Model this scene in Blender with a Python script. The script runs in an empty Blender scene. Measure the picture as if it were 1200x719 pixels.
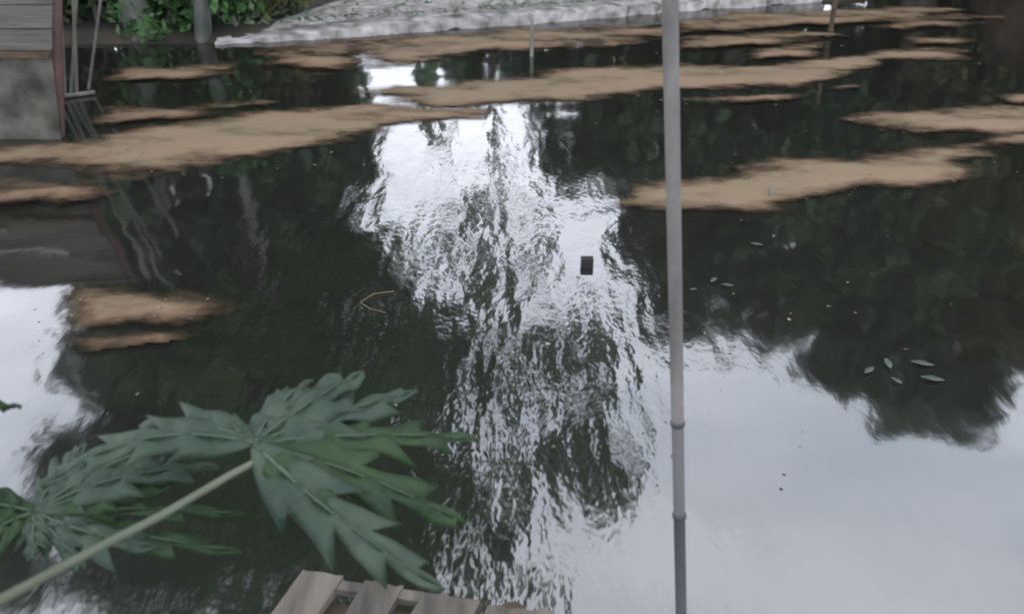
import bpy, math, random
import numpy as np
from mathutils import Vector, noise
random.seed(7); np.random.seed(7)
R = math.radians
S = bpy.context.scene
C = S.collection

# ---------------------------------------------------------------- camera
CAMH = 2.2; PITCH = 30.0; F = 1039.0; W0, H0 = 1200.0, 719.0
cam_d = bpy.data.cameras.new('camera'); cam = bpy.data.objects.new('camera', cam_d); C.objects.link(cam)
cam.location = (0, 0, CAMH); cam.rotation_euler = (R(90-PITCH), 0, 0)
cam_d.sensor_width = 36; cam_d.lens = 36*F/W0; cam_d.clip_end = 3000; cam_d.clip_start = .05
cam_d.dof.use_dof = True; cam_d.dof.focus_distance = 4.5; cam_d.dof.aperture_fstop = 5.6
S.camera = cam
# ---------------------------------------------------------------- sky and light (overcast)
SUN_EL, SUN_AZ = 58, 200        # the sun stands behind the camera above the clouds
w = bpy.data.worlds.new('World'); S.world = w; w.use_nodes = True
nt = w.node_tree; nt.nodes.clear()
def nd(nt, t, **k):
    n = nt.nodes.new(t)
    for a, b in k.items(): setattr(n, a, b)
    return n
out = nd(nt, 'ShaderNodeOutputWorld'); bg = nd(nt, 'ShaderNodeBackground'); bg.inputs[1].default_value = .12
sky = nd(nt, 'ShaderNodeTexSky', sky_type='NISHITA', sun_disc=False, sun_elevation=R(SUN_EL), sun_rotation=R(SUN_AZ))
tc = nd(nt, 'ShaderNodeTexCoord'); mp = nd(nt, 'ShaderNodeMapping'); mp.inputs['Scale'].default_value = (1.2, 1.2, 2.6)
nz = nd(nt, 'ShaderNodeTexNoise'); nz.inputs['Scale'].default_value = 2.1; nz.inputs['Detail'].default_value = 4; nz.inputs['Roughness'].default_value = .5
rp = nd(nt, 'ShaderNodeValToRGB'); rp.color_ramp.elements[0].position = .36; rp.color_ramp.elements[0].color = (.64, .71, .82, 1)
rp.color_ramp.elements[1].position = .66; rp.color_ramp.elements[1].color = (.97, .985, 1.08, 1)
mul = nd(nt, 'ShaderNodeVectorMath', operation='SCALE'); mul.inputs['Scale'].default_value = 19.0
mx = nd(nt, 'ShaderNodeMix', data_type='RGBA'); mx.inputs[0].default_value = .88
L = nt.links.new
L(tc.outputs['Generated'], mp.inputs[0]); L(mp.outputs[0], nz.inputs[0]); L(nz.outputs[0], rp.inputs[0]); L(rp.outputs[0], mul.inputs[0]); sx = nd(nt, 'ShaderNodeSeparateXYZ'); mr = nd(nt, 'ShaderNodeMapRange'); mr.inputs[1].default_value = .32; mr.inputs[2].default_value = .66; mr.inputs[3].default_value = 26.0; mr.inputs[4].default_value = 18.0; L(tc.outputs['Generated'], sx.inputs[0]); L(sx.outputs[2], mr.inputs[0]); L(mr.outputs[0], mul.inputs['Scale'])
L(sky.outputs[0], mx.inputs[6]); L(mul.outputs[0], mx.inputs[7]); L(mx.outputs[2], bg.inputs[0]); L(bg.outputs[0], out.inputs[0])
sl = bpy.data.lights.new('sun', 'SUN'); sun = bpy.data.objects.new('sun', sl); C.objects.link(sun)
sl.energy = .5; sl.angle = R(25); sl.color = (1, .96, .9)
az = R(SUN_AZ); el = R(SUN_EL)
sdir = Vector((math.sin(az)*math.cos(el), math.cos(az)*math.cos(el), math.sin(el)))
sun.rotation_euler = (-sdir).to_track_quat('-Z', 'Y').to_euler()
S.view_settings.view_transform = 'Standard'; S.view_settings.look = 'None'; S.view_settings.gamma = 1
S.view_settings.exposure = .35
S.cycles.filter_width = 2.2

# ---------------------------------------------------------------- geometry of the view (photo measurements to metres)
cp, sp = math.cos(R(PITCH)), math.sin(R(PITCH))
def ray(px, py):
    u = (px-W0/2)/F; v = (H0/2-py)/F
    return Vector((u, cp + v*sp, -sp + v*cp))
def plane(px, py, z=0.0):              # point of the level z seen at the photo position
    d = ray(px, py); t = (CAMH-z)/-d.z
    return Vector((d.x*t, d.y*t, z))
def slant(px, py, dist):
    d = ray(px, py).normalized(); return Vector((0, 0, CAMH)) + d*dist
def mirr(px, py, Y):                   # where a thing at depth Y stands if the water shows it there
    d = ray(px, py); t = Y/d.y
    return Vector((d.x*t, Y, -CAMH - d.z*t))

# ---------------------------------------------------------------- materials
def mat(name, col, rough=.8, col2=None, scale=4, bump=0, bscale=30, stretch=(1, 1, 1), spec=.3, transl=0, detail=5, lo=.35, hi=.65):
    m = bpy.data.materials.new(name); m.use_nodes = True; t = m.node_tree; b = t.nodes['Principled BSDF']
    b.inputs['Roughness'].default_value = rough; b.inputs['Specular IOR Level'].default_value = spec
    tcn = nd(t, 'ShaderNodeTexCoord'); mpn = nd(t, 'ShaderNodeMapping'); mpn.inputs['Scale'].default_value = stretch
    t.links.new(tcn.outputs['Object'], mpn.inputs[0])
    if col2:
        n = nd(t, 'ShaderNodeTexNoise'); n.inputs['Scale'].default_value = scale; n.inputs['Detail'].default_value = detail
        r = nd(t, 'ShaderNodeValToRGB'); r.color_ramp.elements[0].position = lo; r.color_ramp.elements[1].position = hi
        r.color_ramp.elements[0].color = (*col, 1); r.color_ramp.elements[1].color = (*col2, 1)
        t.links.new(mpn.outputs[0], n.inputs[0]); t.links.new(n.outputs[0], r.inputs[0]); t.links.new(r.outputs[0], b.inputs['Base Color'])
    else: b.inputs['Base Color'].default_value = (*col, 1)
    if bump:
        n2 = nd(t, 'ShaderNodeTexNoise'); n2.inputs['Scale'].default_value = bscale; n2.inputs['Detail'].default_value = 6
        bp = nd(t, 'ShaderNodeBump'); bp.inputs['Strength'].default_value = bump; bp.inputs['Distance'].default_value = .02
        t.links.new(mpn.outputs[0], n2.inputs[0]); t.links.new(n2.outputs[0], bp.inputs['Height']); t.links.new(bp.outputs[0], b.inputs['Normal'])
    if transl:
        tr = nd(t, 'ShaderNodeBsdfTranslucent'); ms = nd(t, 'ShaderNodeMixShader'); ms.inputs[0].default_value = transl
        if col2: t.links.new(r.outputs[0], tr.inputs[0])
        else: tr.inputs[0].default_value = (*col, 1)
        t.links.new(b.outputs[0], ms.inputs[1]); t.links.new(tr.outputs[0], ms.inputs[2]); t.links.new(ms.outputs[0], t.nodes['Material Output'].inputs[0])
    return m
M = {}
M['leaf_dark'] = mat('dark foliage', (.036, .060, .034), .6, (.082, .122, .068), 1.1, transl=.2)
M['leaf_mid'] = mat('green foliage', (.036, .085, .030), .55, (.072, .15, .05), 1.5, transl=.25)
M['leaf_olive'] = mat('olive foliage', (.05, .065, .03), .6, (.11, .12, .055), 1.5, transl=.25)
M['leaf_bright'] = mat('bright foliage', (.035, .09, .03), .5, (.08, .17, .055), 2.5, transl=.3)
M['bark'] = mat('bark', (.06, .05, .04), .9, (.15, .13, .11), 6, .6, 18, (1, 1, .25))
M['bark_brown'] = mat('brown bark', (.022, .014, .010), .95, (.05, .034, .025), 6, .6, 18, (1, 1, .25))
M['bark_pale'] = mat('pale bark', (.05, .055, .048), .9, (.14, .145, .13), 5, .5, 18, (1, 1, .3))
M['soil'] = mat('soil', (.014, .013, .010), .95, (.04, .036, .026), 1.4, .8, 12)
M['concrete'] = mat('weathered concrete', (.07, .064, .056), .85, (.34, .325, .315), 6.0, .5, 22, (1, 2, 1), lo=.3, hi=.7)
M['board'] = mat('grey board', (.045, .041, .035), .85, (.11, .10, .088), 3, .5, 20, (.3, 1, 3))
M['deckwood'] = mat('sun bleached wood', (.035, .031, .025), .85, (.125, .110, .090), 12, .5, 40, (1, .12, 1))
M['darkwood'] = mat('damp wood', (.035, .025, .018), .85, (.08, .055, .035), 7, .5, 30)
M['tin'] = mat('roofing tin', (.022, .020, .015), .75, (.088, .085, .070), 4.5, .3, 12, detail=8)
M['bamboo'] = mat('bamboo', (.07, .07, .058), .6, (.17, .165, .135), 6, .2, 14, (1, 1, .2))
M['redpost'] = mat('reddish post', (.05, .032, .027), .8, (.085, .05, .043), 5, .4, 20)

def new_obj(name, verts, faces, m=None, parent=None, smooth=False):
    me = bpy.data.meshes.new(name); me.from_pydata([tuple(v) for v in verts], [], [tuple(f) for f in faces]); me.update()
    if m is not None: me.materials.append(m)
    if smooth: me.polygons.foreach_set('use_smooth', [True]*len(me.polygons))
    o = bpy.data.objects.new(name, me); C.objects.link(o)
    if parent: o.parent = parent
    return o
def tag(o, label=None, cat=None, group=None, kind=None):
    if label: o['label'] = label
    if cat: o['category'] = cat
    if group: o['group'] = group
    if kind: o['kind'] = kind
    return o
def empty(name, loc, label, cat, group=None):
    o = bpy.data.objects.new(name, None); C.objects.link(o); o.location = loc; o.empty_display_size = .2
    return tag(o, label, cat, group)
def flat_caps(o):
    for p in o.data.polygons:
        if len(p.vertices) > 4: p.use_smooth = False
    return o
class MB:
    def __init__(s): s.v = []; s.f = []
    def box(s, c, d, rz=0, jit=0):
        n = len(s.v); cx, cy, cz = c; a, b, h = d[0]/2, d[1]/2, d[2]/2
        for z in (-h, h):
            for x, y in ((-a, -b), (a, -b), (a, b), (-a, b)):
                x += random.uniform(-jit, jit); y += random.uniform(-jit, jit)
                s.v.append((cx+x*math.cos(rz)-y*math.sin(rz), cy+x*math.sin(rz)+y*math.cos(rz), cz+z))
        s.f += [tuple(n+i for i in q) for q in ((0,3,2,1),(4,5,6,7),(0,1,5,4),(1,2,6,5),(2,3,7,6),(3,0,4,7))]
        return s
    def tube(s, pts, rad, seg=8, cap=True):
        pts = [Vector(p) for p in pts]
        if not hasattr(rad, '__len__'): rad = [rad]*len(pts)
        if len(pts) == 2:              # end rings keep the smooth shading of a straight tube even
            d_ = pts[1]-pts[0]; pts = [pts[0], pts[0]+d_*.004, pts[0]+d_*.01, pts[0]+d_*.5, pts[1]-d_*.01, pts[1]-d_*.004, pts[1]]; rad = [rad[0], rad[0], rad[0], (rad[0]+rad[1])/2, rad[1], rad[1], rad[1]]
        n0 = len(s.v); prev = None
        for i, p in enumerate(pts):
            d = (pts[min(i+1, len(pts)-1)]-pts[max(i-1, 0)]).normalized()
            a = prev if prev is not None else (Vector((1, 0, 0)) if abs(d.x) < .9 else Vector((0, 1, 0)))
            a = (a - d*a.dot(d)).normalized(); prev = a; b = d.cross(a)
            for k in range(seg):
                t = 2*math.pi*k/seg; s.v.append(tuple(p + (a*math.cos(t)+b*math.sin(t))*rad[i]))
        for i in range(len(pts)-1):
            for k in range(seg):
                k2 = (k+1) % seg
                s.f.append((n0+i*seg+k, n0+i*seg+k2, n0+(i+1)*seg+k2, n0+(i+1)*seg+k))
        if cap:
            s.f.append(tuple(n0+k for k in reversed(range(seg)))); s.f.append(tuple(n0+(len(pts)-1)*seg+k for k in range(seg)))
        return s
    def build(s, name, m, parent=None, smooth=False, origin=None):
        v = s.v
        if origin is not None: v = [(p[0]-origin[0], p[1]-origin[1], p[2]-origin[2]) for p in v]
        return flat_caps(new_obj(name, v, s.f, m, parent, smooth))

# ================================================================ THE SETTING
BANK = [(-60, 9.0), (-9, 8.9)] + [(plane(px, py).x, plane(px, py).y) for px, py in ((250, 53), (420, 43), (600, 30), (780, 15), (960, 3))] + [(7.2, 12.6), (12, 12.6), (60, 13.5)]
def bank_y(x):
    for (x0, y0), (x1, y1) in zip(BANK, BANK[1:]):
        if x0 <= x <= x1: return y0 + (y1-y0)*(x-x0)/(x1-x0)
    return 12
def grid_axis(a, b, fine, c0, c1, n):
    return sorted(set([round(v, 4) for v in list(np.arange(c0, c1, fine)) + list(np.geomspace(1, 1+(b-c1), n)-1+c1) + list(c0-(np.geomspace(1, 1+(c0-a), n)-1))]))
xs = grid_axis(-900, 900, .5, -24, 24, 14); ys = grid_axis(-600, 1500, .3, -6, 22, 14)
V = []; Fc = []
for y in ys:
    for x in xs:
        d = max(y-bank_y(x), -1.4-y, abs(x)-22)       # metres outside the pond
        z = min(.07, max(-1.2, d*1.1)) if d < 3 else .07 + min(1.0, (d-3)*.06)
        z += .03*noise.noise((x*.9, y*.9, 0)) if abs(d) < 30 else 0
        V.append((x, y, z))
nx = len(xs)
for j in range(len(ys)-1):
    for i in range(nx-1): Fc.append((j*nx+i, j*nx+i+1, (j+1)*nx+i+1, (j+1)*nx+i))
g = new_obj('ground', V, Fc, M['soil'], smooth=True); tag(g, kind='structure')

# water: dark still pond, an oily film raises its gloss; a light breeze ruffles the middle
wm = bpy.data.materials.new('dark pond water'); wm.use_nodes = True; t = wm.node_tree; b = t.nodes['Principled BSDF']
b.inputs['Base Color'].default_value = (.011, .0112, .0092, 1); b.inputs['Roughness'].default_value = .035; b.inputs['IOR'].default_value = 2.5
tcn = nd(t, 'ShaderNodeTexCoord')
def wave(scale, stretch, detail=2):
    m_ = nd(t, 'ShaderNodeMapping'); m_.inputs['Scale'].default_value = stretch
    n_ = nd(t, 'ShaderNodeTexNoise'); n_.inputs['Scale'].default_value = scale; n_.inputs['Detail'].default_value = detail
    t.links.new(tcn.outputs['Object'], m_.inputs[0]); t.links.new(m_.outputs[0], n_.inputs[0]); return n_.outputs[0]
def mth(op, a, b_):
    n_ = nd(t, 'ShaderNodeMath', operation=op)
    for i, v in enumerate((a, b_)):
        if isinstance(v, (int, float)): n_.inputs[i].default_value = v
        else: t.links.new(v, n_.inputs[i])
    return n_.outputs[0]
swell = wave(1.6, (1, 1.1, 1), 1); ripple = wave(8.5, (1, .26, 1), 1); fine = wave(34.0, (1, .5, 1), 1)
ctr = plane(590, 400)
mpb = nd(t, 'ShaderNodeMapping'); mpb.vector_type = 'TEXTURE'; mpb.inputs['Location'].default_value = (ctr.x-.25, ctr.y+.4, 0); mpb.inputs['Scale'].default_value = (1.5, 4.0, 1)
gr = nd(t, 'ShaderNodeTexGradient', gradient_type='SPHERICAL'); t.links.new(tcn.outputs['Object'], mpb.inputs[0]); t.links.new(mpb.outputs[0], gr.inputs[0])
breeze = mth('MINIMUM', mth('MULTIPLY', gr.outputs['Fac'], 1.6), 1.0)
breeze = mth('MULTIPLY', breeze, mth('ADD', mth('MULTIPLY', wave(.9, (1, 1, 1), 1), .9), .45))
amp = mth('ADD', mth('MULTIPLY', breeze, .0062), .0009)
t.links.new(mth('ADD', mth('MULTIPLY', breeze, .015), .06), b.inputs['Roughness'])
h = mth('ADD', mth('MULTIPLY', swell, .007), mth('ADD', mth('MULTIPLY', ripple, amp), mth('MULTIPLY', fine, mth('MULTIPLY', amp, .16))))
bp = nd(t, 'ShaderNodeBump'); bp.inputs['Strength'].default_value = 1; bp.inputs['Distance'].default_value = 1.0
t.links.new(h, bp.inputs['Height']); t.links.new(bp.outputs[0], b.inputs['Normal'])
wo = new_obj('water', [(-23, -2.2, 0), (23, -2.2, 0), (23, 14, 0), (-23, 14, 0)], [(0, 1, 2, 3)], wm); tag(wo, kind='structure')

# pale concrete embankment along the far side
me = MB()
bx = np.linspace(plane(252, 53).x, plane(965, 3).x, 160)
pts = []
for x in bx:
    y = bank_y(x) + .10*noise.noise((x*2.3, 0, 1)) + .04*noise.noise((x*9, 0, 3))
    pts.append((x, y))
v = []; f = []
for i, (x, y) in enumerate(pts):
    j = .03*noise.noise((x*3, 5, 0))
    k_ = min(1, i/42); k2_ = .25+.75*k_
    v += [(x, y+.01, -.25), (x, y-.02+j*.5, (.10+j*.4)*k2_), (x, y+.06, (.135+j*.3)*k2_), (x, y+.08+.28*k_, .13*k2_+.02+j*.5*k_), (x, y+.10+.30*k_, .04), (x, y+.13+.34*k_, .04), (x, y+.14+.36*k_, .13*k_+.04), (x+.1, y+.14+2.7*k_, .12*k_+.05+.02*noise.noise((x, 9, 0)))]
for i in range(len(pts)-1):
    for k in range(7): a = i*8+k; f.append((a, a+8, a+9, a+1))
emb = new_obj('embankment', v, f, M['concrete'], smooth=True); tag(emb, kind='structure')

# ================================================================ floating scum
sm = bpy.data.materials.new('brown floating scum'); sm.use_nodes = True; t = sm.node_tree; b = t.nodes['Principled BSDF']
b.inputs['Roughness'].default_value = .8; b.inputs['Specular IOR Level'].default_value = .25
tcn = nd(t, 'ShaderNodeTexCoord'); at = nd(t, 'ShaderNodeAttribute'); at.attribute_name = 'cover'
n1 = wave(1.3, (1, 2.4, 1), 4); n2 = wave(8.0, (1, 1.2, 1), 7)
cov = mth('ADD', at.outputs['Fac'], mth('MULTIPLY', mth('SUBTRACT', n1, .5), 3.0))
cov = mth('ADD', cov, mth('MULTIPLY', mth('SUBTRACT', n2, .5), .8))
cr = nd(t, 'ShaderNodeValToRGB'); e = cr.color_ramp.elements
e[0].position = .06; e[0].color = (.040, .024, .013, 1); e[1].position = .55; e[1].color = (.095, .064, .038, 1)
e2 = cr.color_ramp.elements.new(1.0); e2.color = (.165, .122, .083, 1)
t.links.new(cov, cr.inputs[0])
hue = nd(t, 'ShaderNodeMix', data_type='RGBA', blend_type='MULTIPLY'); hue.inputs[0].default_value = .8
n3 = wave(.7, (1, 2.5, 1), 3); hr = nd(t, 'ShaderNodeValToRGB'); hr.color_ramp.elements[0].position = .35; hr.color_ramp.elements[1].position = .65
hr.color_ramp.elements[0].color = (.78, .84, .72, 1); hr.color_ramp.elements[1].color = (1.05, .94, .86, 1)
t.links.new(n3, hr.inputs[0]); t.links.new(cr.outputs[0], hue.inputs[6]); t.links.new(hr.outputs[0], hue.inputs[7]); t.links.new(hue.outputs[2], b.inputs['Base Color'])
al = nd(t, 'ShaderNodeMapRange'); al.inputs[1].default_value = -.05; al.inputs[2].default_value = .60; t.links.new(cov, al.inputs[0]); t.links.new(al.outputs[0], b.inputs['Alpha'])
bpn = nd(t, 'ShaderNodeBump'); bpn.inputs['Strength'].default_value = .5; bpn.inputs['Distance'].default_value = .02; t.links.new(n2, bpn.inputs['Height']); t.links.new(bpn.outputs[0], b.inputs['Normal'])
M['scum'] = sm
def scum(outline, label, soft=.16, seedz=0, gain=1.0, z=.006, cell=.035):
    P = np.array([[plane(a, b).x, plane(a, b).y] for a, b in outline])
    marg = soft*1.5
    x0, y0 = P.min(0)-marg; x1, y1 = P.max(0)+marg
    cx = max(cell, (x1-x0)/260); cy = cell*.7
    gx = np.arange(x0, x1+cx, cx); gy = np.arange(y0, y1+cy, cy)
    X, Y = np.meshgrid(gx, gy)
    ins = np.zeros(X.shape, bool); dist = np.full(X.shape, 1e9)
    n = len(P)
    for i in range(n):
        a = P[i]; c = P[(i+1) % n]
        if a[1] != c[1]:
            cond = ((a[1] > Y) != (c[1] > Y)) & (X < (c[0]-a[0])*(Y-a[1])/(c[1]-a[1])+a[0]); ins ^= cond
        d = c-a; tt = np.clip(((X-a[0])*d[0]+(Y-a[1])*d[1])/max(d.dot(d), 1e-9), 0, 1)
        dist = np.minimum(dist, np.hypot(X-a[0]-tt*d[0], Y-a[1]-tt*d[1]))
    sd = np.where(ins, dist, -dist)
    cover = np.clip(sd/soft*.55+.32, -1.2, 1.0)*gain
    keep = sd > -marg
    ox, oy = P.mean(0)
    idx = -np.ones(X.shape, int); V = []; A = []; Fq = []
    ny, nxx = X.shape
    for j in range(ny-1):
        for i in range(nxx-1):
            if keep[j, i] and keep[j, i+1] and keep[j+1, i] and keep[j+1, i+1]:
                q = []
                for jj, ii in ((j, i), (j, i+1), (j+1, i+1), (j+1, i)):
                    if idx[jj, ii] < 0:
                        idx[jj, ii] = len(V); cv = cover[jj, ii]
                        hh = .006*max(0, min(1, cv))*(1+noise.noise((X[jj, ii]*5, Y[jj, ii]*9, seedz)))
                        V.append((X[jj, ii]-ox, Y[jj, ii]-oy, hh)); A.append(float(cv))
                    q.append(idx[jj, ii])
                Fq.append(q)
    o = new_obj('floating_scum', V, Fq, M['scum'], smooth=True); o.location = (ox, oy, z)
    at_ = o.data.attributes.new('cover', 'FLOAT', 'POINT'); at_.data.foreach_set('value', A)
    tag(o, label, 'floating scum', 'patches of brown scum drifting on the dark water'); return o
Z = [.006]
def sc(outline, label, **k):
    Z[0] += .0016; return scum(outline, label, z=Z[0], seedz=Z[0]*1000, **k)
sc([(-40,182),(30,172),(140,160),(240,143),(330,130),(430,124),(500,130),(580,126),(560,132),(500,141),(450,150),(410,160),(330,176),(260,190),(190,207),(150,205),(90,190),(20,193),(-40,196)],
   'long tan scum band running from the left edge to the white sky reflection', soft=.13, gain=1.05)
sc([(425,110),(470,103),(540,99),(620,92),(660,84),(775,78),(860,80),(960,72),(1040,60),(1135,61),(1130,68),(1040,72),(990,88),(920,100),(830,104),(740,112),(640,120),(560,124),(510,121)],
   'wide tan scum band passing behind the grey pole, ending in a thin point at right', soft=.13, gain=1.05)
sc([(418,48),(520,44),(600,36),(700,33),(780,34),(782,44),(700,50),(600,60),(520,70),(440,78),(420,66)],
   'olive tinted scum strip floating just in front of the pale embankment', soft=.2, gain=.85)
sc([(745,222),(830,210),(930,192),(1060,184),(1130,168),(1200,158),(1240,152),(1240,164),(1170,172),(1120,186),(1130,202),(1100,214),(1020,220),(940,234),(880,246),(800,250),(740,240)],
   'broad tan scum patch with a forked right end, right of the grey pole', soft=.12, gain=1.1)
sc([(1000,143),(1080,131),(1190,127),(1240,128),(1240,153),(1190,157),(1100,154),(1030,152)],
   'pinkish tan scum patch cut by the right edge of the picture', soft=.12, gain=.95)
sc([(80,368),(98,350),(160,343),(225,346),(262,350),(290,350),(288,354),(250,360),(215,366),(150,374),(100,380)],
   'small isolated tan scum patch with a fading tail in the dark water at left', soft=.11, gain=.85)
sc([(75,400),(100,410),(180,400),(240,391),(270,388),(268,384),(230,386),(150,396)],
   'thin curved line of scum just below the small isolated patch', soft=.04, gain=.5)
sc([(125,93),(150,84),(230,79),(276,78),(274,86),(220,92),(160,96)], 'short pale scum streak in front of the two tree trunks', soft=.10, gain=.85)
sc([(108,140),(130,132),(200,129),(310,121),(310,125),(250,133),(190,139),(130,147)], 'slim greyish scum streak just above the long left band', soft=.10, gain=.75)
sc([(320,60),(350,55),(415,54),(418,74),(400,84),(345,86),(325,78)], 'mottled pale reflection painted as a scum clump below the left end of the embankment', soft=.14, gain=.62)  # a pale reflection on the water, painted as thin scum
sc([(795,26),(860,20),(960,15),(1040,10),(1120,14),(1080,22),(980,30),(880,36),(800,40)], 'highest tan scum streak behind the thin dark stake', soft=.12, gain=.8)
sc([(795,50),(850,44),(950,40),(985,44),(930,50),(860,56),(798,60)], 'narrow tan scum streak right of the pole between two longer ones', soft=.10, gain=.8)
sc([(880,66),(900,58),(960,54),(968,60),(940,68),(890,72)], 'stubby tan scum streak above the wide band, left of the stake', soft=.09, gain=.7)
sc([(1020,34),(1060,24),(1120,20),(1170,24),(1120,30),(1060,38)], 'faint brown scum wisp in the dark water at upper right', soft=.12, gain=.5)
sc([(1065,48),(1110,46),(1150,49),(1110,53),(1072,53)], 'tiny pale scum sliver above the pointed end of the wide band', soft=.06, gain=.6)
sc([(796,118),(880,116),(960,110),(1000,104),(960,114),(880,122),(800,124)], 'hairline of pale scum curving under the wide band at right', soft=.05, gain=.5)
sc([(1170,118),(1200,112),(1240,112),(1240,120),(1190,124)], 'scrap of pale scum touching the right edge above the pinkish patch', soft=.06, gain=.7)
sc([(-30,228),(40,219),(110,214),(190,206),(180,214),(110,228),(40,240),(-30,250)], 'smoky grey brown scum film under the long left band at the left edge', soft=.12, gain=.5)

# ================================================================ trees, bushes
def leaves(blobs, n_per_m2, size, seed=0, elong=1.6, clump=90, spread=.13, hang=False):
    """many folded leaf faces scattered through lobes (centre, radii, share)"""
    rs = np.random.RandomState(seed); C_ = []
    for c, r, k in blobs:
        n = int(4*math.pi*((r[0]*r[1]+r[0]*r[2]+r[1]*r[2])/3)*n_per_m2*k)
        # sub-clumps make light and dark groups and gaps
        nc = max(6, n//clump); d = rs.normal(size=(nc, 3)); d /= np.linalg.norm(d, axis=1)[:, None]
        cc = d*(rs.uniform(.25, 1, (nc, 1))**.5)*np.array(r)+np.array(c)
        p = cc[rs.randint(0, nc, n)] + rs.normal(size=(n, 3))*(min(r)*spread+.05)
        if hang:            # drooping sprays: the leaves of a clump hang under each other
            p[:, 2] += rs.normal(size=n)*.28
        C_.append(p)
    P = np.concatenate(C_); n = len(P)
    a = rs.normal(size=(n, 3)); a[:, 2] -= .4; a /= np.linalg.norm(a, axis=1)[:, None]
    if hang: a = a*.35+np.array([0, 0, -1.0]); a /= np.linalg.norm(a, axis=1)[:, None]
    b_ = np.cross(a, rs.normal(size=(n, 3))); b_ /= np.linalg.norm(b_, axis=1)[:, None]
    s = size*rs.uniform(.6, 1.35, (n, 1)); l = a*s*elong/2; w_ = b_*s/2
    up = np.cross(a, b_)*s*.12
    V = np.stack([P-l, P+w_-l*.1+up, P+l, P-w_-l*.1+up], 1).reshape(-1, 3)
    F_ = np.arange(n*4).reshape(-1, 4); F_ = np.concatenate([F_[:, [0, 1, 2]], F_[:, [0, 2, 3]]])
    return V, F_
def np_obj(name, V, F_, m, parent, origin):
    me = bpy.data.meshes.new(name); V = V-np.array(origin)
    me.vertices.add(len(V)); me.vertices.foreach_set('co', V.astype(np.float32).ravel())
    k = F_.shape[1]; me.loops.add(F_.size); me.loops.foreach_set('vertex_index', F_.ravel().astype(np.int32))
    me.polygons.add(len(F_)); me.polygons.foreach_set('loop_start', np.arange(0, F_.size, k, dtype=np.int32)); me.polygons.foreach_set('loop_total', np.full(len(F_), k, np.int32))
    me.update(); me.validate(); me.materials.append(m)
    o = bpy.data.objects.new(name, me); C.objects.link(o); o.parent = parent; return o
def tree(name, base, blobs, label, m_leaf, m_bark, r0=.2, dens=22, size=.22, seed=1, cat='tree', group=None, elong=1.6, lean=(0, 0)):
    base = Vector(base); e = empty(name, base, label, cat, group); rnd = random.Random(seed)
    top = sum((Vector(b[0]) for b in blobs), Vector())/len(blobs)
    mb = MB(); N = 7
    stem = [base + (top-base)*(i/N) + Vector((math.sin(i*1.7+seed)*.09*i/N, math.cos(i*1.3+seed)*.09, 0)) for i in range(N+1)]
    stem[0] = base-Vector((0, 0, .3))
    mb.tube(stem, [r0*(1.35 if i == 0 else 1-.62*i/N) for i in range(N+1)], 10)
    for c, r, k in blobs:
        c = Vector(c); i = rnd.randint(2, 5); s0 = stem[i]; mid = s0.lerp(c, .5)+Vector((0, 0, .25))
        rr = r0*(1-.62*i/N)*.6
        mb.tube([s0, mid, c], [rr, rr*.6, rr*.25], 6)
        for q in range(6):
            e1 = c+Vector((rnd.uniform(-1, 1)*r[0], rnd.uniform(-1, 1)*r[1], rnd.uniform(-.6, 1)*r[2]))*.8
            mb.tube([mid.lerp(c, .4), mid.lerp(e1, .7), e1], [rr*.35, rr*.22, .008], 5)
    mb.build('trunk', m_bark, e, True, base)
    V, F_ = leaves(blobs, dens, size, seed, elong, *((34, .085, True) if name == 'feathery_tree' else (90, .13, False))); np_obj('crown', V, F_, m_leaf, e, base)
    return e
def B(px, py, Y, rx, ry, rz, k=1.0): return (tuple(mirr(px, py, Y)), (rx, ry, rz), k)

# left group: tall dense trees over the left bank
tree('broadleaf_tree', (plane(172, 47).x, plane(172, 47).y, .05), [B(150,130,10.4,1.3,1,1), B(230,190,10.6,1.3,1,1.2), B(330,170,10.8,1.0,1,1.0), B(190,300,10.6,1.0,1,1.2), B(175,420,10.2,1.0,1,1.2), B(300,300,11,1.3,1,1.3), B(160,560,10.0,1.1,1.1,1.4), B(60,640,9.8,1.3,1,.9,.6)],
     'tall grey trunked tree on the left bank, its trunk nearer the bamboo stakes', M['leaf_dark'], M['bark_pale'], .14, 170, .135, 3, group='trees round the pond')
tree('broadleaf_tree', (plane(236, 50).x, plane(236, 50).y, .05), [B(370,300,10.8,.9,.9,1.2), B(400,240,10.8,.5,.6,.8,.35), B(390,390,10.5,1.0,1,1.5), B(270,430,10.2,1.6,1.2,1.5), B(300,560,10.2,1.9,1.2,1.7), B(440,480,10.8,.7,.8,1.0,.6), B(250,690,10.2,2.2,1.2,1.7), B(420,600,10.6,1.3,1,1.6), B(450,700,10.6,1.3,1,1.6)],
     'slimmer pale trunked tree on the left bank beside the green bush', M['leaf_mid'], M['bark_pale'], .075, 170, .13, 5, group='trees round the pond')
# fine-leaved sparse tree in the middle
tree('feathery_tree', (mirr(560, 20, 15).x+.2, 15.2, .1), [B(500,200,14,1.1,1,1.6,.06), B(570,300,14,1.2,1,1.0,.16), B(600,400,14,1.5,1,1.3,.42), B(540,480,13.5,1.5,1,1.6,.62), B(690,450,14,1.3,1,1.5,.42), B(620,560,13.5,1.6,1,1.6,.58), B(540,640,13,1.6,1,1.8,1.1), B(600,700,13,1.2,1,1.4,.8), B(700,540,14,.9,1,1.2,.35), B(470,400,13.6,.7,1,1.4,1.0)],
     'light feathery tree whose lacy crown is mirrored in the middle of the pond', M['leaf_mid'], M['bark'], .07, 16, .25, 9, group='trees round the pond', elong=3.6)
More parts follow.
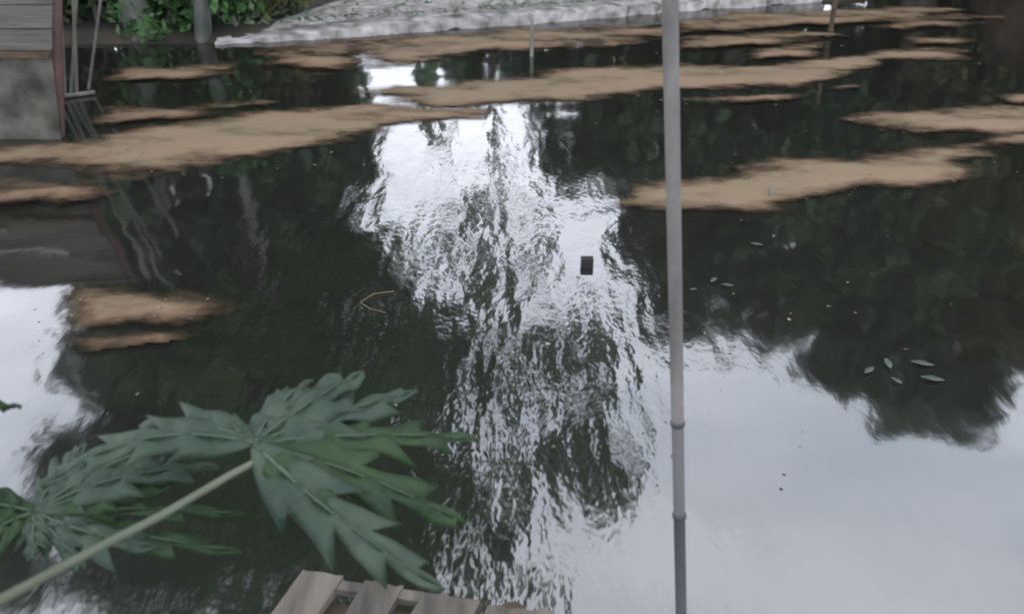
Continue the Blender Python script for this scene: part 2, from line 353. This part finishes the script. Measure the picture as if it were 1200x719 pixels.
# right group
tree('broadleaf_tree', (mirr(860, 60, 14).x, 14, .1), [B(770,150,13.5,1.2,1,1.2), B(700,175,13.5,.9,.8,.75), B(860,170,14,1.8,1,1.5), B(960,200,14,1.8,1,1.5), B(830,260,14,1.5,1,1.5), B(930,290,14,1.6,1,1.4), B(810,345,14,.9,.8,.8), B(900,350,14,1.1,.8,.75), B(765,260,13.5,.6,.8,1.0)],
     'dense dark tree mirrored just right of the grey pole', M['leaf_dark'], M['bark'], .22, 170, .14, 11, group='trees round the pond')
tree('broadleaf_tree', (mirr(1060, 60, 13.5).x, 13.6, .1), [B(1000,200,13.4,1.8,1,1.6), B(1100,250,13.2,1.9,1,1.6), B(1050,340,13.4,1.8,1,1.5), B(1030,410,13.4,1.1,1,1.0), B(985,400,13.4,.7,.8,.9), B(1110,420,13.2,1.1,1,1.1), B(1043,462,13.4,.5,.5,.65), B(1125,462,13.2,.75,.6,.6)],
     'taller dark tree at right, its rounded top mirrored against the white sky', M['leaf_dark'], M['bark'], .24, 170, .15, 13, group='trees round the pond')
tree('broadleaf_tree', (mirr(1150, 60, 13).x, 12.9, .1), [B(1180,140,13,1.9,1,1.6), B(1220,240,13,1.8,1,1.8), B(1190,340,13,1.4,1,1.4), B(1190,385,13,.9,.8,.9), B(1260,400,13,1.4,1,1.0), B(1290,250,13,1.6,1,2)],
     'thick brown trunked tree mirrored at the right edge of the water', M['leaf_olive'], M['bark_brown'], .42, 170, .14, 17, group='trees round the pond')
# bushes
def bush(px, Y, h, wd, label, m, seed, size=.075, dens=170, y0=40, zb=.05):
    x = mirr(px, y0, Y).x
    bl = [((x+random.uniform(-.35, .35)*wd, Y+random.uniform(-.2, .2), zb+h*random.uniform(.35, .6)), (wd*.42, .45, h*.42), 1) for _ in range(3)]
    return tree('bush', (x, Y, zb), bl, label, m, M['bark'], .03, dens, size, seed, 'bush', 'bushes along the far bank')
bush(285, 9.75, 1.5, 1.3, 'bright green bush between the pale trunk and the embankment', M['leaf_bright'], 21)
bush(205, 9.6, 1.7, 1.1, 'dark green bush showing between the two trunks', M['leaf_mid'], 22)
bush(120, 9.7, 1.8, 1.5, 'dull olive bush behind the bamboo stakes', M['leaf_olive'], 23)
bush(325, 10.3, .9, .6, 'yellowish low bush where the embankment begins', M['leaf_olive'], 24)
bush(30, 11.0, 3.2, 3.2, 'high dark bush behind the low grey wall', M['leaf_dark'], 25, .13, 110)
for i, (px, h_, lb) in enumerate(((830, 2.3, 'dark bush behind the embankment, mirrored just right of the pole'), (950, 2.5, 'dark bush behind the thin dark stake'),
        (1070, 2.4, 'dark bush on the far bank left of the thick trunk'), (1210, 2.5, 'dark bush on the far bank at the right edge'))):
    bush(px, 14.6+.2*i, h_+.9, 4.2, lb, M['leaf_dark'], 30+i, .15, 130, 60)
bush(710, 15.6, 2.7, 3.6, 'low green bush far behind the embankment, left of the pole', M['leaf_mid'], 41, .14, 110, 60)
bush(590, 15.2, 2.6, 2.6, 'green bush far behind the middle of the embankment', M['leaf_mid'], 43, .14, 110, 60)
bush(392, 14.0, 3.2, 3.0, 'low green bush far behind the left part of the embankment', M['leaf_mid'], 42, .14, 110, 60)

# litter of dark leaves on the embankment
rs = np.random.RandomState(4)
V = []; Fq = []
for i in range(520):
    p = plane(rs.uniform(300, 790), 0, .17); p.y = bank_y(p.x)+.03+abs(rs.normal())*(.9 if i % 3 else .12); a = rs.uniform(0, 6.28); s = rs.uniform(.015, .06); n = len(V)
    for dx, dy, dz in ((-s, 0, 0), (0, -s*.4, .015), (s, 0, .02), (0, s*.4, .01)):
        V.append((p.x+dx*math.cos(a)-dy*math.sin(a), p.y+dx*math.sin(a)+dy*math.cos(a), .165+dz+rs.uniform(0, .02)))
    Fq.append((n, n+1, n+2, n+3))
lt = new_obj('leaf_litter', V, Fq, M['leaf_dark']); tag(lt, 'dark fallen leaves strewn on the pale embankment', 'leaf litter', kind='stuff')

# small flecks drifting on the water and lying along the kerb
dm = mat('floating flecks', (.035, .025, .014), .7, (.20, .16, .11), 30, lo=.45, hi=.6)
rs = np.random.RandomState(12); V = []; Fq = []
def fleck(x, y, z, s_):
    n = len(V); k = rs.randint(4, 7); a0 = rs.uniform(0, 6.28); el_ = rs.uniform(.25, 1)
    for q in range(k):
        a = q/k*6.283; rr = s_*rs.uniform(.6, 1.2); u, v_ = rr*math.cos(a), rr*math.sin(a)*el_
        V.append((x+u*math.cos(a0)-v_*math.sin(a0), y+u*math.sin(a0)+v_*math.cos(a0), z+rs.uniform(0, .25)*s_))
    Fq.append(tuple(range(n, n+k)))
for (cx_, cy_, wx, wy, cnt) in ((200, 185, 260, 22, 90), (620, 115, 260, 25, 110), (950, 215, 230, 25, 110), (170, 365, 110, 22, 40), (950, 60, 240, 25, 70), (1100, 150, 130, 14, 40), (420, 75, 260, 20, 60), (600, 420, 330, 160, 60), (950, 340, 240, 90, 45)):
    for q in range(cnt//2):
        p = plane(cx_+rs.normal()*wx*.5, cy_+rs.normal()*wy*.5); fleck(p.x, p.y, .034, rs.uniform(.004, .016))
fo = new_obj('floating_flecks', V, Fq, dm); tag(fo, 'tiny brown and pale flecks of debris floating over the pond', 'flecks', kind='stuff')

# ================================================================ low waterside wall at left
HY = plane(30, 163).y; hx1 = plane(60, 163).x; hx0 = hx1-3.0; SH = .27
def shear(o):
    for v_ in o.data.vertices: v_.co.x += SH*max(0, v_.co.z)
    return o
wall = empty('waterside_wall', (hx0, HY, 0), 'low grey wall of planks above a plain lower panel at the left edge', 'wall')
org_h = (hx0, HY, 0)
mb = MB(); z = .645; k = 0
while z < 1.16:
    hh = .15+.015*math.sin(k*2.1); mb.box(((hx0+hx1)/2, HY+.012*(k % 2), z+hh/2), (hx1-hx0, .03, hh-.012), jit=.003); z += hh; k += 1
shear(mb.build('planking', M['board'], wall, origin=org_h))
v = []; f = []; n = 40
for i in range(n+1):
    x = hx0+(hx1-hx0)*i/n
    for z_ in (-.5, .61):
        for yy in (0, .02): v.append((x-hx0, yy+.006*math.sin(i*1.1)+.004*noise.noise((i*.4, z_, 0)), z_))
for i in range(n):
    a = i*4; f += [(a, a+4, a+6, a+2), (a+1, a+3, a+7, a+5), (a+2, a+6, a+7, a+3)]
shear(new_obj('lower_panel', v, f, M['tin'], wall))
shear(MB().box(((hx0+hx1)/2, HY-.02, .625), (hx1-hx0, .07, .035)).build('rail', M['darkwood'], wall, origin=org_h))
shear(MB().box(((hx0+hx1)/2-.35, HY-.028, .71), (hx1-hx0-.7, .02, .022)).build('pale_strip', M['concrete'], wall, origin=org_h))
shear(MB().box(((hx0+hx1)/2, HY, 1.19), (hx1-hx0+.06, .10, .04)).build('cap_board', M['board'], wall, origin=org_h))
for x in (hx0+.05, (hx0+hx1)/2-.2):
    shear(MB().tube([(x, HY+.06, -.9), (x, HY+.06, .3), (x, HY+.06, .8), (x, HY+.06, 1.25)], .045, 8).build('post', M['darkwood'], wall, True, org_h))

# reddish post beside the hut and the bamboo stakes
def stake(px, py, h, r, label, m, name='bamboo_stake', cat='stake', group='bamboo stakes standing in the water beside the low wall', dx=0, dy=0):
    p = plane(px, py); e = MB()
    pts = [(p.x+dx*t_/h, p.y+dy*t_/h, t_) for t_ in (-.7, 0, h*.3, h*.6, h)]
    rr = [r, r, r*.95, r*.9, r*.82]
    o = e.tube(pts, rr, 8).build(name, m, None, True, (p.x, p.y, 0)); o.location = (p.x, p.y, 0)
    tag(o, label, cat, group); return o
stake(68, 160, 1.25, .05, 'thick reddish brown post at the end of the low grey wall', M['redpost'], 'wooden_post', 'post', None, dx=.30)
for (px, py, h_, r_, dx, lb) in ((68, 118, 1.6, .018, .03, 'bamboo stake nearest the reddish post'), (76, 112, 1.8, .022, -.04, 'second bamboo stake from the reddish post, leaning towards it'),
        (83, 114, 1.5, .016, .06, 'slim bamboo stake in the middle of the bunch'), (90, 110, 1.9, .02, 0, 'upright bamboo stake, second from the right of the bunch'), (104, 104, 1.4, .015, .12, 'bamboo stake farthest from the reddish post, leaning right')):
    stake(px, py, h_, r_*.8, lb, M['bamboo'], dx=dx+.4)
a = plane(64, 117); c = plane(112, 111)
o = MB().tube([(0, 0, 0), tuple(c-a)], .02, 8).build('bamboo_rail', M['bamboo'], None, True); o.location = (a.x, a.y, .02); tag(o, 'bamboo rail lying across the feet of the stakes at water level', 'rail')
stake(973, 36, .75, .028, 'thin dark stake standing alone in the water at upper right', M['darkwood'], 'wooden_stake', group=None)
stake(623, 66, .34, .02, 'short pale stake standing in the water before the embankment', M['bamboo'], 'pale_stake', group=None)
stake(903, 232, .07, .02, 'tiny pale peg poking through the broad scum patch', M['bamboo'], 'peg', 'peg', None)

# ================================================================ grey pole close to the camera
pm = mat('grey pole', (.06, .056, .05), .65, (.165, .157, .15), 7, .3, 90, (1, 1, .3)); pm2 = mat('grey pole middle', (.07, .068, .068), .65, (.12, .118, .12), 3, .15, 60, (1, 1, .3)); pd = mat('dark wet pole', (.03, .032, .034), .5, (.07, .074, .078), 4, .2, 50, (1, 1, .4))
top = slant(784, -60, 1.62); bot = slant(799, 760, 2.25)
dirp = (bot-top).normalized()
def on(py):
    t_ = (py+60)/(760+60); a_ = slant(784+(799-784)*t_, py, 1); d_ = (a_-Vector((0, 0, CAMH)))
    # closest point of the pole line to this view ray
    w0 = Vector((0, 0, CAMH))-top; A, Bq, Cq = d_.dot(d_), d_.dot(dirp), 1.0; D, E = d_.dot(w0), dirp.dot(w0)
    s_ = (A*E-Bq*D)/(A*Cq-Bq*Bq); return top+dirp*s_
foot = top+dirp*((top.z-.0)/-dirp.z)
pole = empty('grey_pole', foot, 'straight grey pole with two dark joints, standing upright before the water', 'pole')
head = top-dirp*.5; j2 = on(603); j1 = on(495)
MB().tube([head, on(495)], [.0155, .0132], 16).build('upper_tube', pm, pole, True, foot)
MB().tube([on(496), j2], [.0128, .0125], 16).build('middle_tube', pm2, pole, True, foot)
MB().tube([on(602), foot+dirp*.4], [.0128, .0125], 16).build('lower_tube', pd, pole, True, foot)
for q in (495, 603):
    MB().tube([on(q-3), on(q-1.5), on(q+2.5), on(q+4)], [.0135, .0152, .0152, .0135], 16).build('joint', pd, pole, True, foot)

# ================================================================ slatted wooden platform at the bottom edge
DZ = .5
dk = empty('slatted_platform', (plane(400, 760, DZ).x, plane(400, 760, DZ).y, DZ), 'bleached wooden slat platform over the water at the bottom edge', 'platform')
org = dk.location.copy()
dirb = (plane(355, 668, DZ)-plane(318, 719, DZ)).normalized()
def slat(p0, p1, len_=1.6, th=.028, rz=0):
    a_ = plane(*p0, DZ); b_ = plane(*p1, DZ); d_ = Vector((dirb.x*math.cos(rz)-dirb.y*math.sin(rz), dirb.x*math.sin(rz)+dirb.y*math.cos(rz), 0))
    n = 6; vs = []; fs = []
    wv = (b_-a_)
    for k in range(9):
        t_ = k/8
        for q in range(n+1):
            p = a_+wv*(q/n)-d_*(len_*t_)
            if k == 0: p += d_*.012*noise.noise((q*1.3, p0[0], 0))
            for zz in (0, -th): vs.append((p.x-org.x, p.y-org.y, zz+.002*noise.noise((q, k, p0[0]))))
    m_ = (n+1)*2
    for k in range(8):
        for q in range(n):
            a0 = k*m_+q*2; fs += [(a0, a0+m_, a0+m_+2, a0+2), (a0+1, a0+3, a0+m_+3, a0+m_+1)]
        fs += [(k*m_, k*m_+1, (k+1)*m_+1, (k+1)*m_), (k*m_+2*n, (k+1)*m_+2*n, (k+1)*m_+2*n+1, k*m_+2*n+1)]
    for q in range(n):
        fs += [(q*2, q*2+2, q*2+3, q*2+1), (8*m_+q*2, 8*m_+q*2+1, 8*m_+q*2+3, 8*m_+q*2+2)]
    o = new_obj('slat', vs, fs, M['deckwood'], dk)
    return o
slat((355, 667), (402, 674)); slat((428, 679), (472, 686), rz=.02); slat((496, 694), (563, 703), rz=-.02); slat((572, 708), (650, 716))
def rail(p0, p1, z, w_, h_):
    a_ = plane(*p0, z); b_ = plane(*p1, z); c_ = (a_+b_)/2; l = (b_-a_).length; rz = math.atan2(b_.y-a_.y, b_.x-a_.x)
    return MB().box((c_.x-org.x, c_.y-org.y, z-h_/2-org.z), (l, w_, h_), rz)
rail((360, 679), (560, 708), DZ-.006, .03, .022).build('crossbar', M['deckwood'], dk)
rail((330, 712), (700, 760), DZ-.034, .07, .05).build('bearer', M['darkwood'], dk)
for (px, py) in ((375, 700), (600, 735)):
    p = plane(px, py, DZ-.09); MB().tube([(p.x-org.x, p.y-org.y, -.04), (p.x-org.x, p.y-org.y, -1.3)], .04, 10).build('leg', M['darkwood'], dk, True)

# ================================================================ papaya leaves
plm = mat('papaya leaf', (.018, .036, .022), .6, (.042, .064, .042), 14, .3, 60, spec=.3, transl=.15)
pl2 = mat('papaya leaf inner', (.013, .034, .011), .6, (.028, .060, .020), 12, .3, 60, spec=.35, transl=.3)
prb = mat('papaya rib', (.035, .058, .035), .6, (.055, .08, .055), 9)
pst = mat('papaya stalk', (.055, .066, .042), .6, (.10, .108, .075), 9, .1, 40)
J = slant(298, 520, 1.25)
leaf = empty('papaya_leaf', J, 'large lobed papaya leaf on a long pale stalk over the water at lower left', 'leaf')
camp = Vector((0, 0, CAMH))
def lobe(tip, tdist, width, bow=(0, 0), teeth=5, m=plm, seed=0, start=0, tooth=1.0, nrm=None, mid_d=None, base=J):
    """one lobe: a curved midrib with forward-pointing side fingers, folded a little along the rib"""
    T = slant(*tip, tdist); rnd = random.Random(seed)
    mpx = None; mid = (base+T)/2
    up = Vector((0, -.35, .94)).normalized() if nrm is None else Vector(nrm).normalized()
    side0 = (T-base).normalized().cross(up).normalized()
    mid = mid + side0*bow[0] + up*bow[1]
    def P(t_): return base*(1-t_)**2 + mid*2*t_*(1-t_) + T*t_*t_
    Ln = (T-base).length; NS = 72; vs = []; fs = []
    ph = rnd.random()
    def prof(t_, sgn):
        env = 1.12*width*(math.sin(math.pi*min(1, t_**.75*.97+.03))**.75)*(1-.25*t_)
        ft = (t_*teeth+ph+(.5 if sgn > 0 else 0)) % 1.0
        saw = ft**1.25                     # grows, then falls back sharply: a forward pointing finger
        dep = .74*tooth*min(1, t_*2.5)
        return max(.002, env*(1-dep+dep*saw)), ft
    for i in range(NS+1):
        t_ = i/NS; c_ = P(t_); tg = (P(min(1, t_+.01))-P(max(0, t_-.01))).normalized(); sd = tg.cross(up).normalized(); nn = sd.cross(tg)
        for sgn in (-1, 1):
            hw, ft = prof(t_, sgn)
            for q in (0, .34, .67, 1):
                fwd = tg*(.95*tooth*hw*q*q)
                p = c_ + sd*sgn*hw*q + fwd + nn*(hw*.22*q - hw*.5*q*q + .004*math.sin(t_*26+q*3))
                vs.append(tuple(p-base+(base-J)))
    m_ = 8
    for i in range(NS):
        for q in range(3):
            a0 = i*m_+q; fs.append((a0, a0+m_, a0+m_+1, a0+1)); a1 = i*m_+4+q; fs.append((a1, a1+1, a1+m_+1, a1+m_))
    o = new_obj('lobe', vs, fs, m, leaf, True)
    md = o.modifiers.new('thick', 'SOLIDIFY'); md.thickness = .0012; md.offset = 0
    rib = MB().tube([P(t_)-J+up*.0025 for t_ in np.linspace(0, .96, 16)], [.0022*(1-.75*t_) for t_ in np.linspace(0, 1, 16)], 6).build('rib', prb, o, True)
    return o
# lobes to the left of the stalk head
lobe((135, 522), 1.34, .042, (.045, .03), 3, seed=1)
lobe((50, 570), 1.33, .045, (.05, .05), 4, seed=2)
lobe((252, 484), 1.30, .014, (.0, .01), 2, seed=3, tooth=.4)
# lobes to the right
lobe((366, 446), 1.34, .036, (-.02, .01), 2, seed=6)
lobe((425, 436), 1.37, .062, (.0, .02), 2, seed=16)
lobe((488, 458), 1.40, .050, (.01, .03), 3, seed=7)
lobe((560, 515), 1.42, .055, (.01, .05), 4, seed=8, m=pl2)
lobe((545, 612), 1.33, .065, (0, .05), 3, seed=19, m=pl2)
lobe((520, 690), 1.22, .060, (.035, .06), 4, seed=10)
lobe((408, 606), 1.20, .030, (.012, .02), 2, seed=11, m=pl2)
sp_ = [slant(-120, 760, 1.02), slant(0, 703, 1.08), slant(90, 655, 1.13), slant(190, 603, 1.18), slant(270, 556, 1.22), slant(304, 538, 1.245), J]
MB().tube([p-J for p in sp_], [.0058, .0056, .0053, .005, .0047, .0044, .0038], 12).build('stalk', pst, leaf, True)
# tip of another leaf reaching in at the left edge
rb = [J, slant(335, 538, 1.24), slant(362, 556, 1.235), slant(388, 574, 1.23)]
MB().tube([p-J for p in rb], [.0038, .0034, .0026, .0012], 8).build('midrib', pst, leaf, True)
# second leaf: its hub hangs at far left, fingers reach right
lf1 = leaf; Jm = J; J = slant(42, 600, 1.42)
leaf = empty('papaya_leaf', J, 'second papaya leaf whose slim fingers point right beneath the pale stalk', 'leaf')
for tp, dd, wd, bw, th, sd_, mm in (((300, 505), 1.37, .040, (-.04, .04), 3, 31, plm), ((258, 548), 1.36, .040, (-.02, .04), 3, 32, plm), ((205, 566), 1.38, .034, (0, .03), 2, 33, pl2), ((292, 603), 1.40, .022, (0, .03), 3, 34, pl2),
        ((284, 646), 1.38, .032, (.02, .03), 3, 35, pl2), ((185, 640), 1.36, .045, (.02, .02), 2, 36, plm), ((100, 665), 1.36, .034, (0, .01), 2, 37, plm), ((40, 655), 1.38, .030, (0, .01), 2, 38, plm),
        ((-30, 640), 1.42, .04, (0, .02), 2, 39, pl2), ((-40, 590), 1.44, .04, (0, .02), 2, 40, pl2), ((100, 520), 1.46, .035, (0, .02), 3, 41, plm)):
    lobe(tp, dd, wd, bw, th, seed=sd_, m=mm, base=J)
leaf = lf1; J = Jm
J0 = J; J2 = slant(-70, 468, 1.3); J = J2
leaf_main = leaf
leaf = empty('papaya_leaf', J2, 'dark pointed leaf tip poking in from the left edge above the large leaf', 'leaf')
lobe((24, 477), 1.32, .014, (0, .004), 2, seed=20, m=pl2, base=J2, tooth=.4)
J = J0; leaf = leaf_main

# ================================================================ small floating things
bk = MB(); p = plane(688, 311); bk.box((0, 0, .015), (.064, .05, .06), 0, .002)
o = bk.build('dark_block', mat('black block', (.012, .012, .013), .7)); o.location = (p.x, p.y, 0); tag(o, 'small square dark block floating on the bright reflection', 'block')
def floaty(pxs, label, name, cat, m, r=.0035, group=None, dz=.004):
    ps = [plane(a_, b_) for a_, b_ in pxs]; c_ = ps[0]
    q = [(p.x-c_.x, p.y-c_.y, dz+.006*math.sin(i*2)) for i, p in enumerate(ps)]
    o = MB().tube(q, [r*(1-.5*i/len(q)) for i in range(len(q))], 6).build(name, m, None, True); o.location = c_; tag(o, label, cat, group)
twm = mat('pale twig', (.08, .065, .04), .7, (.13, .11, .07), 9)
floaty([(462, 342), (438, 346), (422, 354), (434, 362), (452, 368)], 'bent tan twig floating between the left dark water and the bright reflection', 'floating_twig', 'twig', twm)
fl = mat('pale leaf glint', (.03, .042, .027), .6, (.085, .10, .08), 20)
def glint_leaf(px, py, ln, ang, label, cls='leaf_glint'):  # glints on the water, modelled as small pale leaf shapes
    c_ = plane(px, py); vs = []; fs = []; n = 8
    for i in range(n+1):
        t_ = i/n; wd = .17*ln*math.sin(math.pi*t_)+.0015; x = (t_-.5)*ln
        for s_ in (-1, 0, 1):
            X, Y = x, s_*wd; vs.append((X*math.cos(ang)-Y*math.sin(ang), X*math.sin(ang)+Y*math.cos(ang), .012+.25*wd*abs(s_)+.08*ln*(t_-.5)**2))
    for i in range(n):
        a0 = i*3; fs += [(a0, a0+3, a0+4, a0+1), (a0+1, a0+4, a0+5, a0+2)]
    o = new_obj(cls, vs, fs, fl, None, True); o.location = c_; tag(o, label, 'floating leaf', 'small leaf-shaped glints on the pond'); md = o.modifiers.new('thick', 'SOLIDIFY'); md.thickness = .001
for px, py, ln, an, lb in ((1040, 428, .10, 1.5, 'upright white leaf-shaped glint in the mirrored crown of the taller right tree'),
        (1080, 428, .12, -.35, 'slanting white leaf-shaped glint, the upper of two side by side at right'), (1092, 446, .12, -.3, 'slanting white leaf-shaped glint, the lower of two side by side at right'),
        (1018, 436, .09, .7, 'greenish white leaf-shaped glint left of the upright white one'), (1050, 448, .07, -1, 'small white leaf-shaped glint just below the upright white one'),
        (886, 288, .09, -.4, 'white leaf-shaped glint in dark water well right of the pole'), (836, 330, .08, .9, 'tilted white leaf-shaped glint, left one of the pair nearer the pole'),
        (852, 336, .08, -.3, 'white leaf-shaped glint, right one of the pair nearer the pole'), (812, 341, .05, .3, 'speck of white leaf-shaped glint closest to the pole'),
        (162, 464, .035, 1.4, 'speck of pale leaf-shaped glint in the dark water above the large papaya leaf')):
    glint_leaf(px, py, ln*.8, an, lb)
